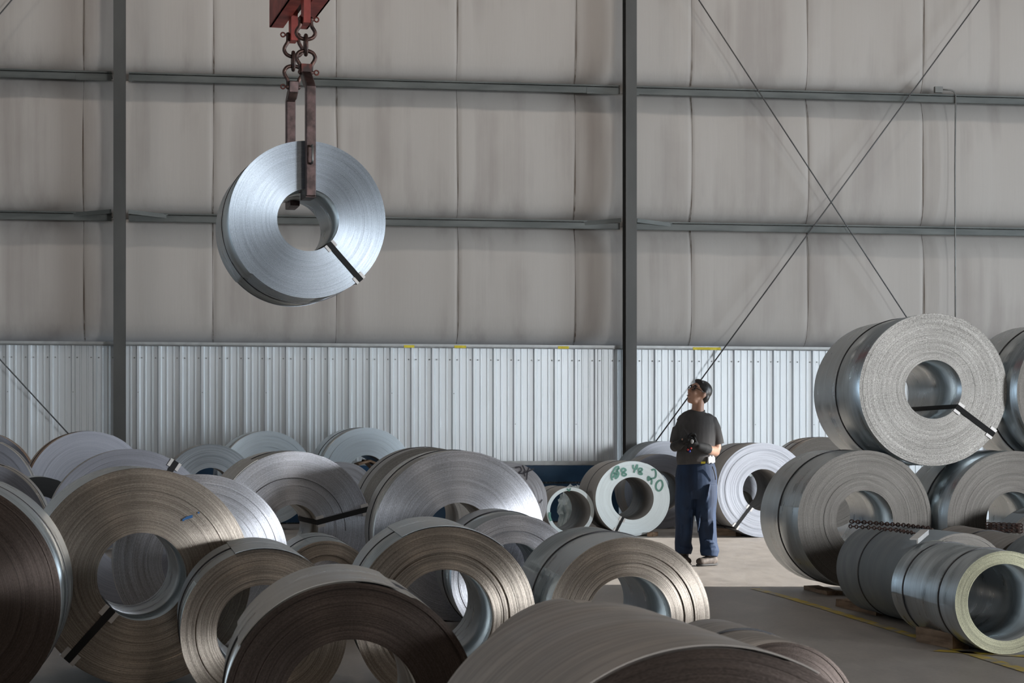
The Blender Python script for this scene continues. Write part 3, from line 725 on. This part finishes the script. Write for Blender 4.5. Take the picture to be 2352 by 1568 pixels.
# link chains over the matt coil
def chain(pts, label, n_links, rl=.021, rw=.011, rt_=.0042, group='chains draped over the lower right coils'):
    P = [Vector(p) for p in pts]; Ls = [0]
    for a, b in zip(P, P[1:]): Ls.append(Ls[-1]+(b-a).length)
    bm = bmesh.new()
    for i in range(n_links):
        q = Ls[-1]*(i+.5)/n_links; k = max(j for j in range(len(P)-1) if Ls[j] <= q); f = (q-Ls[k])/(Ls[k+1]-Ls[k])
        c = P[k].lerp(P[k+1], f); d = (P[k+1]-P[k]).normalized(); s_, t_ = frame_of(d)
        w_ = s_ if i % 2 else t_
        add_tube(bm, [c+d*math.cos(j*PI/6)*rl+w_*math.sin(j*PI/6)*rw for j in range(12)], rt_, 5, closed=True, up=d.cross(w_))
    tag(obj('steel_chain', bm, M_chain, smooth=True), label, 'chain', group)
chain([px(1953, 1197, 13.3), px(2010, 1201, 13.1), px(2080, 1206, 12.8), px(2140, 1214, 12.5)], 'upper strand of rusty chain lying across the matt blue-grey coil', 30)
chain([px(1950, 1208, 13.1), px(2000, 1211, 12.8), px(2060, 1217, 12.4), px(2100, 1224, 12.0)], 'lower strand of rusty chain lying across the matt blue-grey coil', 26)
for k, lab in enumerate(('upper strand of the bunched chain before the right bottom stack coil', 'middle strand of the bunched chain before the right bottom stack coil', 'lowest strand of the bunched chain before the right bottom stack coil')):
    chain([px(2268, 1203+k*6, 14.3-.04*k), px(2300, 1204+k*7, 14.25-.04*k), px(2345, 1206+k*7, 14.2-.04*k)], lab, 13, group='bunched chain strands')
# white edge tag on the matt coil
bm = bmesh.new(); a = px(2099, 1238, 11.72); b = px(2124, 1217, 11.95)
bar(bm, [a, b], .05, .008, (0, 0, 1)); bar(bm, [a+Vector((.02, 0, -.012)), b+Vector((.02, 0, -.012))], .008, .03, (0, 0, 1))
tag(obj('edge_protector_strip', bm, M_pad), 'white angled protector strip lying at the end of the chains', 'protector strip')
# crumpled plastic behind the small tube coil
bm = bmesh.new(); rnd = random.Random(4); nx, ny = 14, 8; G_ = []
for i in range(nx):
    row = []
    for j in range(ny):
        u, v = i/(nx-1), j/(ny-1)
        topz = .36+.22*math.sin(min(1, u*1.3)*PI*.62)
        row.append(bm.verts.new((-.0+.62+.33*u+rnd.uniform(-.02, .02), 26.6+.35*math.sin(v*PI)*0+.4*v+rnd.uniform(-.05, .05), .02+topz*math.sin(v*PI*.5)+rnd.uniform(-.025, .025)*(v > 0))))
    G_.append(row)
for i in range(nx-1):
    for j in range(ny-1): bm.faces.new((G_[i][j], G_[i+1][j], G_[i+1][j+1], G_[i][j+1]))
o = obj('plastic_wrap', bm, M_plastic); md = o.modifiers.new('t', 'SOLIDIFY'); md.thickness = .006
tag(o, 'crumpled translucent plastic sheet behind the small tube-like coil', 'plastic sheet')
# scrap in the bore of the right bright coil
t, s, cx_, cy_, Rm, rm, L, T = COILS['rlight']
def at(px_, py_, k=0): return ((px_-cx_)/s, -(py_-cy_)/s, L/2-.1-k*.1)
bm = bmesh.new(); bar(bm, [at(822, 1066), at(850, 1058), at(868, 1066)], .03, .3, (0, 0, 1)); bar(bm, [at(840, 1056, .6), at(868, 1084, .6)], .02, .2, (0, 0, 1))
o = obj('scrap_board', bm, M_wood); t2 = T['parent']
o.matrix_world = Matrix.Translation(t2.location) @ Matrix.Rotation(t2.rotation_euler.z, 4, 'Z') @ Matrix.Translation((0, 0, Rm)) @ Matrix.Rotation(PI/2, 4, 'X')
tag(o, 'brown scrap boards stuffed in the bore of the right bright coil', 'scrap wood')

# ---------------------------------------------------------------- the man
YP = 18.7; SP_ = F/YP
man = thing('person', 'man in grey T-shirt, navy work trousers and black gloves, glasses, looking up at the hanging coil', 'person', ((1600-CX)/SP_, YP, 0))
man['label'] = 'man in grey T-shirt and navy trousers looking up, hands together in black gloves'
def q(x, y, d=0.):       # a spot on the man: photo column and row, d metres behind (+) or before (-) his middle plane
    return Vector(((x-1600)/SP_, d, (1300-y)/SP_))
def skin_obj(name, build, m, vox=.009, sm=4, parent=man):
    bm = bmesh.new(); build(bm); bmesh.ops.recalc_face_normals(bm, faces=bm.faces[:])
    me = bpy.data.meshes.new(name); bm.to_mesh(me); bm.free()
    o = bpy.data.objects.new(name, me); C.objects.link(o)
    r = o.modifiers.new('r', 'REMESH'); r.mode = 'VOXEL'; r.voxel_size = vox; r.use_smooth_shade = True
    s_ = o.modifiers.new('s', 'SMOOTH'); s_.iterations = sm; s_.factor = .5
    bpy.context.view_layer.update()
    me2 = bpy.data.meshes.new_from_object(o.evaluated_get(bpy.context.evaluated_depsgraph_get()))
    bpy.data.objects.remove(o); me2.name = name
    for p in me2.polygons: p.use_smooth = True
    me2.materials.clear()
    return link(name, me2, m, parent)
def limb(bm, pts, rad, n=16, up=(0, -1, 0)):
    add_tube(bm, pts, rad, n, up=up)
    for p, r in ((pts[0], rad[0]), (pts[-1], rad[-1])):
        rr = min(r) if isinstance(r, (list, tuple)) else r
        add_ball(bm, p, rr*.98, 14)
M_skin = noise_mat('skin', (.42, .235, .165), (.50, .29, .205), (9, 9, 9), .5)
M_shirt = noise_mat('charcoal_shirt', (.060, .056, .056), (.085, .080, .080), (14, 14, 5), .85, bump=.3)
M_trouser = noise_mat('navy_twill', (.005, .015, .042), (.010, .030, .076), (11, 11, 4), .8, bump=.4)
M_hair = noise_mat('black_hair', (.010, .009, .009), (.03, .027, .026), (60, 60, 12), .45)
M_glove = plain('black_glove', (.012, .012, .013), .75)
M_boot = noise_mat('brown_boot_leather', (.045, .036, .03), (.10, .08, .068), (18, 18, 18), .75)
M_sole = plain('dark_boot_sole', (.05, .05, .05), .8)
M_glass = plain('black_spectacle_frame', (.008, .008, .008), .3)
M_white = plain('white_undershirt', (.55, .56, .58), .8)
M_redp = plain('red_plastic', (.35, .02, .02), .4)
M_bluep = plain('blue_plastic', (.02, .04, .30), .4)
M_silver = plain('silver_plastic', (.5, .5, .5), .35, .4)
# head frame: turned to the left of the picture and tipped back
hc = q(1606, 904, -.0)
hf = Vector((-.80, -.42, .42)).normalized()            # where the nose points
hu = Vector((.36, .10, 1)); hu = (hu-hf*hu.dot(hf)).normalized(); hl = hf.cross(hu).normalized()   # crown, and towards his right ear side
HM = Matrix(((hf.x, hl.x, hu.x, hc.x), (hf.y, hl.y, hu.y, hc.y), (hf.z, hl.z, hu.z, hc.z), (0, 0, 0, 1))) @ Matrix.Scale(1.06, 4)   # (forward, side, up)
def hp(a, b, c): return HM @ Vector((a, b, c))
R3 = HM.to_3x3().to_4x4()
def body(bm):
    add_ball(bm, hp(-.008, 0, .022), (.096, .074, .092), 24, R3)          # skull
    add_ball(bm, hp(.030, 0, -.035), (.062, .058, .072), 20, R3)          # face
    add_ball(bm, hp(.052, 0, -.098), (.030, .032, .022), 14, R3)          # chin
    add_ball(bm, hp(.030, 0, -.085), (.048, .050, .030), 14, R3)          # jaw
    add_ball(bm, hp(.066, 0, .040), (.030, .055, .020), 14, R3)           # brow
    add_tube(bm, [hp(.082, 0, .022), hp(.100, 0, -.012), hp(.112, 0, -.028)], [.009, .012, .015], 10)
    add_ball(bm, hp(.103, .012, -.032), .009, 8); add_ball(bm, hp(.103, -.012, -.032), .009, 8)
    add_ball(bm, hp(.086, 0, -.062), (.014, .026, .008), 12, R3); add_ball(bm, hp(.084, 0, -.074), (.013, .022, .008), 12, R3)
    for sg in (-1, 1):
        add_ball(bm, hp(.066, sg*.034, -.030), (.026, .022, .022), 12, R3)
        add_ball(bm, hp(-.008, sg*.078, -.010), (.020, .010, .030), 14, R3)
        add_ball(bm, hp(-.004, sg*.083, -.014), (.013, .006, .022), 10, R3)
    limb(bm, [hp(-.02, 0, -.05), q(1603, 935, .005), q(1602, 955, .02)], [.056, .056, .066])
    # torso under the clothes, hips and legs
    add_tube(bm, [q(1601, 948, .02), q(1600, 960, .02), q(1599, 990, .02), q(1598, 1030, .02), q(1599, 1062, .02), q(1600, 1095, .02), q(1600, 1130, .02)],
             [(.075, .06), (.16, .085), (.165, .10), (.14, .095), (.135, .09), (.15, .10), (.14, .09)], 22, up=(0, -1, 0))
    limb(bm, [q(1620, 1120, .02), q(1621, 1185, .0), q(1629, 1275, -.0)], [.082, .055, .038])
    limb(bm, [q(1582, 1120, .04), q(1575, 1185, .06), q(1573, 1268, .12)], [.082, .055, .038])
    # arms: shoulder, elbow, wrist
    limb(bm, [q(1628, 974, .02), q(1643, 1000, .055), q(1647, 1030, .05), q(1641, 1039, .02)], [.050, .046, .046, .045])
    limb(bm, [q(1643, 1038, .03), q(1626, 1034, -.12), q(1598, 1026, -.24)], [.048, .042, .028])
    limb(bm, [q(1570, 974, .02), q(1554, 1000, .02), q(1549, 1027, .0)], [.046, .043, .040])
    limb(bm, [q(1549, 1027, .0), q(1556, 1024, -.14), q(1564, 1014, -.24)], [.040, .036, .028])
skin_obj('body', body, M_skin, .0065, 3)
def hair(bm):
    add_ball(bm, hp(-.016, 0, .040), (.096, .079, .084), 24, R3)
    add_ball(bm, hp(-.050, 0, -.010), (.056, .068, .066), 20, R3)
    for sg in (-1, 1): add_ball(bm, hp(-.012, sg*.070, .020), (.026, .012, .034), 10, R3)
    add_ball(bm, hp(.045, 0, .092), (.040, .055, .022), 14, R3)
skin_obj('hair', hair, M_hair, .006, 3)
# spectacles
bm = bmesh.new()
for sg in (-1, 1):
    c = hp(.094, sg*.034, .010); ring = [c+(R3.to_3x3() @ Vector((-.006*abs(math.cos(k*PI/9)), sg*0+math.cos(k*PI/9)*.028, math.sin(k*PI/9)*.019))) for k in range(18)]
    add_tube(bm, ring, .0045, 6, closed=True)
    add_tube(bm, [hp(.090, sg*.060, .014), hp(.05, sg*.080, .012), hp(-.005, sg*.084, .008)], .0038, 6)
add_tube(bm, [hp(.097, -.008, .012), hp(.102, 0, .015), hp(.097, .008, .012)], .004, 6)
obj('spectacles', bm, M_glass, man, smooth=True)
for sg in (-1, 1):
    bm = bmesh.new(); add_ball(bm, hp(.083, sg*.034, .010), (.010, .016, .007), 10, R3); obj('eye', bm, M_hair, man, smooth=True)
    bm = bmesh.new(); add_tube(bm, [hp(.088, sg*.014, .032), hp(.090, sg*.034, .038), hp(.078, sg*.056, .030)], .004, 6); obj('eyebrow', bm, M_hair, man, smooth=True)
bm = bmesh.new(); add_tube(bm, [hp(.099, -.018, -.0675), hp(.103, 0, -.069), hp(.099, .018, -.0675)], .0022, 6)
obj('mouth', bm, M_hair, man, smooth=True)
def shirt(bm):
    add_tube(bm, [q(1601, 944, .022), q(1600, 950, .022), q(1600, 957, .022), q(1600, 975, .018), q(1599, 1000, .015), q(1598, 1030, .0), q(1597, 1050, .0), q(1598, 1066, .0)],
             [(.072, .066), (.125, .085), (.168, .10), (.182, .122), (.178, .130), (.172, .135), (.180, .138), (.176, .132)], 30, up=(0, -1, 0))
    add_tube(bm, [q(1620, 960, .02), q(1634, 969, .025), q(1641, 985, .035), q(1646, 1003, .05), q(1649, 1021, .055)], [.055, .064, .064, .062, .066], 20)
    add_ball(bm, q(1627, 965, .02), .062, 16)
    add_tube(bm, [q(1576, 964, .02), q(1566, 973, .02), q(1559, 986, .02), q(1554, 1002, .015), q(1551, 1018, .0)], [.055, .062, .060, .056, .056], 20)
    add_ball(bm, q(1571, 966, .02), .062, 16); add_ball(bm, q(1566, 982, .015), (.062, .06, .085), 16)
    for (x, y, d, x2, y2, r) in ((1580, 1052, -.115, 1625, 1040, .014), (1575, 1060, -.115, 1620, 1055, .012), (1570, 985, -.09, 1585, 1010, .012)):
        add_tube(bm, [q(x, y, d), q((x+x2)/2, (y+y2)/2+1, d-.012), q(x2, y2, d+.01)], [r*.5, r, r*.5], 8)
skin_obj('shirt', shirt, M_shirt, .008, 4)
bm = bmesh.new(); ring = []
for k in range(28):
    a = 2*PI*k/28; ring.append(q(1601.5, 946, .018)+Vector((math.cos(a)*.070, math.sin(a)*.066, .006+.016*math.sin(a))))
add_tube(bm, ring, .007, 8, closed=True); obj('shirt_collar', bm, M_shirt, man, smooth=True)
bm = bmesh.new()
row = [(bm.verts.new(q(1622+k*2.4, 1049+3*math.sin(k*2.1), -.118+.011*k)), bm.verts.new(q(1622+k*2.4, 1064+1.5*math.sin(k*1.7), -.128+.011*k))) for k in range(8)]
for a_, b_ in zip(row, row[1:]): bm.faces.new((a_[0], b_[0], b_[1], a_[1]))
o = obj('undershirt_tail', bm, M_white, man, smooth=True); md = o.modifiers.new('t', 'SOLIDIFY'); md.thickness = .012; md.offset = 1
def trousers(bm):
    add_tube(bm, [q(1598, 1062, .01), q(1599, 1078, .01), q(1599, 1100, .01), q(1599, 1125, .012), q(1599, 1145, .015)],
             [(.170, .128), (.188, .135), (.200, .140), (.190, .135), (.150, .11)], 28, up=(0, -1, 0))
    add_tube(bm, [q(1621, 1115, .01), q(1621, 1145, .0), q(1620, 1180, -.01), q(1624, 1215, .0), q(1628, 1250, .01), q(1630, 1266, .0), q(1629, 1278, -.005)],
             [(.108, .125), (.108, .12), (.098, .105), (.088, .095), (.082, .09), (.092, .10), (.078, .09)], 22, up=(0, -1, 0))
    add_tube(bm, [q(1578, 1115, .02), q(1575, 1145, .03), q(1573, 1180, .04), q(1573, 1215, .07), q(1571, 1248, .10), q(1573, 1262, .105), q(1572, 1273, .105)],
             [(.106, .125), (.102, .12), (.090, .105), (.082, .095), (.080, .09), (.086, .095), (.074, .085)], 22, up=(0, -1, 0))
    for (x, y, x2, y2, d, r) in ((1606, 1175, 1600, 1225, -.10, .012), (1636, 1195, 1634, 1240, -.09, .012), (1590, 1170, 1586, 1230, -.05, .011), (1566, 1185, 1564, 1240, -.02, .011), (1632, 1160, 1612, 1182, -.10, .014), (1610, 1200, 1636, 1190, -.095, .012), (1588, 1160, 1568, 1178, -.065, .014), (1616, 1262, 1644, 1256, -.085, .014), (1560, 1256, 1588, 1262, .02, .013),
                                 (1628, 1110, 1616, 1160, -.118, .012), (1580, 1110, 1588, 1150, -.10, .012), (1614, 1240, 1640, 1246, -.085, .012), (1562, 1205, 1584, 1214, -.015, .012)):
        add_tube(bm, [q(x, y, d), q((x+x2)/2, (y+y2)/2+1.5, d-.01), q(x2, y2, d+.01)], [r*.4, r, r*.4], 8)
skin_obj('trousers', trousers, M_trouser, .0075, 2)
bm = bmesh.new()
for k in range(1): add_box(bm, (-.02, -.004, -.010), (.02, .004, .010), Matrix.Translation(q(1612, 1063, -.135)))
obj('belt_tag', bm, M_yellow, man)
bm = bmesh.new(); add_tube(bm, [q(1633, 1072, -.125), q(1637, 1082, -.118), q(1640, 1094, -.11), q(1641, 1102, -.10)], .005, 6); obj('pocket_seam', bm, M_dark, man, smooth=True)
# boots
for xt, yt, xh, d in ((1608, 1300, 1640, -.01), (1577, 1300, 1572, .10)):
    toe = Vector(((xt-1600)/SP_, d-.07 if xt > 1600 else d-.10, 0)); heel = Vector(((xh-1600)/SP_, d+.05, 0)); f_ = (toe-heel).normalized(); 
    z = lambda h: Vector((0, 0, h))
    def boot(bm, toe=toe, heel=heel):
        limb(bm, [heel+z(.055), heel.lerp(toe, .45)+z(.055), toe+z(.045)], [(.042, .042), (.046, .042), (.045, .034)], up=(0, 0, 1))
        limb(bm, [heel+z(.05)+f_*.03, heel+z(.13)+f_*.035], [.045, .05])
        add_ball(bm, toe+z(.045), (.048, .048, .036), 14)
    skin_obj('boot', boot, M_boot, .007, 3)
    bm = bmesh.new(); add_tube(bm, [heel-f_*.045+z(.013), heel+z(.013), heel.lerp(toe, .5)+z(.013), toe+z(.013), toe+f_*.045+z(.013)], [(.02, .012), (.046, .012), (.044, .012), (.05, .012), (.022, .012)], 12, up=(0, 0, 1))
    obj('boot_sole', bm, M_sole, man, smooth=True)
# gloves: palm, four fingers and a thumb each, with long black cuffs
def hand(c, fdir, pdir, tdir, cuff):
    """c wrist, fdir along the fingers, pdir the way the palm faces, tdir towards the thumb side"""
    fdir, pdir, tdir = (Vector(v).normalized() for v in (fdir, pdir, tdir))
    def b(bm):
        limb(bm, cuff, [.050, .048, .038])
        add_tube(bm, [c, c+fdir*.04, c+fdir*.088], [(.028, .020), (.040, .019), (.043, .017)], 14, up=pdir)
        for k, (o, ln) in enumerate(((-.031, .060), (-.011, .072), (.010, .077), (.031, .070))):
            r0 = c+fdir*.085+tdir*o
            p1 = r0+fdir*ln*.40+pdir*.006; p2 = p1+(fdir*.62+pdir*.75).normalized()*ln*.36; p3 = p2+(fdir*.05+pdir*1).normalized()*ln*.30
            add_tube(bm, [c+fdir*.06+tdir*o*.85, r0, p1, p2, p3], [.0115, .011, .0105, .0095, .008], 10); add_ball(bm, p3, .0085, 8)
        t0 = c+fdir*.022+tdir*.030; t1 = t0+(tdir*.75+fdir*.6+pdir*.3).normalized()*.040; t2 = t1+(fdir*.7+pdir*.7+tdir*.1).normalized()*.034
        add_tube(bm, [c+fdir*.015+tdir*.01, t0, t1, t2], [.014, .0135, .0115, .0095], 10); add_ball(bm, t2, .0095, 8)
    return b
skin_obj('glove', hand(q(1598, 1024, -.245), (-.85, -.25, .1), (.2, .5, .6), (.1, -.4, .9), [q(1621, 1032, -.14), q(1611, 1029, -.19), q(1598, 1025, -.24)]), M_glove, .0045, 2)
skin_obj('glove', hand(q(1562, 1016, -.235), (.55, -.35, .55), (.5, .4, -.6), (.2, -.9, .35), [q(1550, 1026, -.03), q(1554, 1024, -.13), q(1561, 1017, -.23)]), M_glove, .0045, 2)
# what he holds
ctl = thing('crane_controller', 'small crane remote with red and blue buttons in the gloved hands of the man', 'remote control', tuple(Vector(man.location)+q(1573, 1020, -.30)))
bm = bmesh.new(); Q_ = Matrix.Translation(q(1580, 1020, -.335)) @ Matrix.Rotation(.35, 4, 'Y')
add_box(bm, (-.024, -.014, -.085), (.024, .014, .055), Q_); bmesh.ops.bevel(bm, geom=bm.edges[:], offset=.005, segments=2, affect='EDGES')
def hold(o): o.matrix_parent_inverse = Matrix.Translation(Vector(man.location)-ctl.location); return o
hold(obj('housing', bm, M_glove, ctl))
for nm, x, y, z_, m in (('red_button', -.010, -.016, -.062, M_redp), ('blue_button', .010, -.016, -.070, M_bluep), ('silver_plate', .0, -.015, .022, M_silver), ('red_button', .012, -.016, -.04, M_redp)):
    bm = bmesh.new(); rr = (.014, .004, .022) if 'plate' in nm else (.011, .008, .011)
    add_ball(bm, Q_ @ Vector((x, y, z_)), rr, 10); hold(obj(nm, bm, m, ctl, smooth=True))
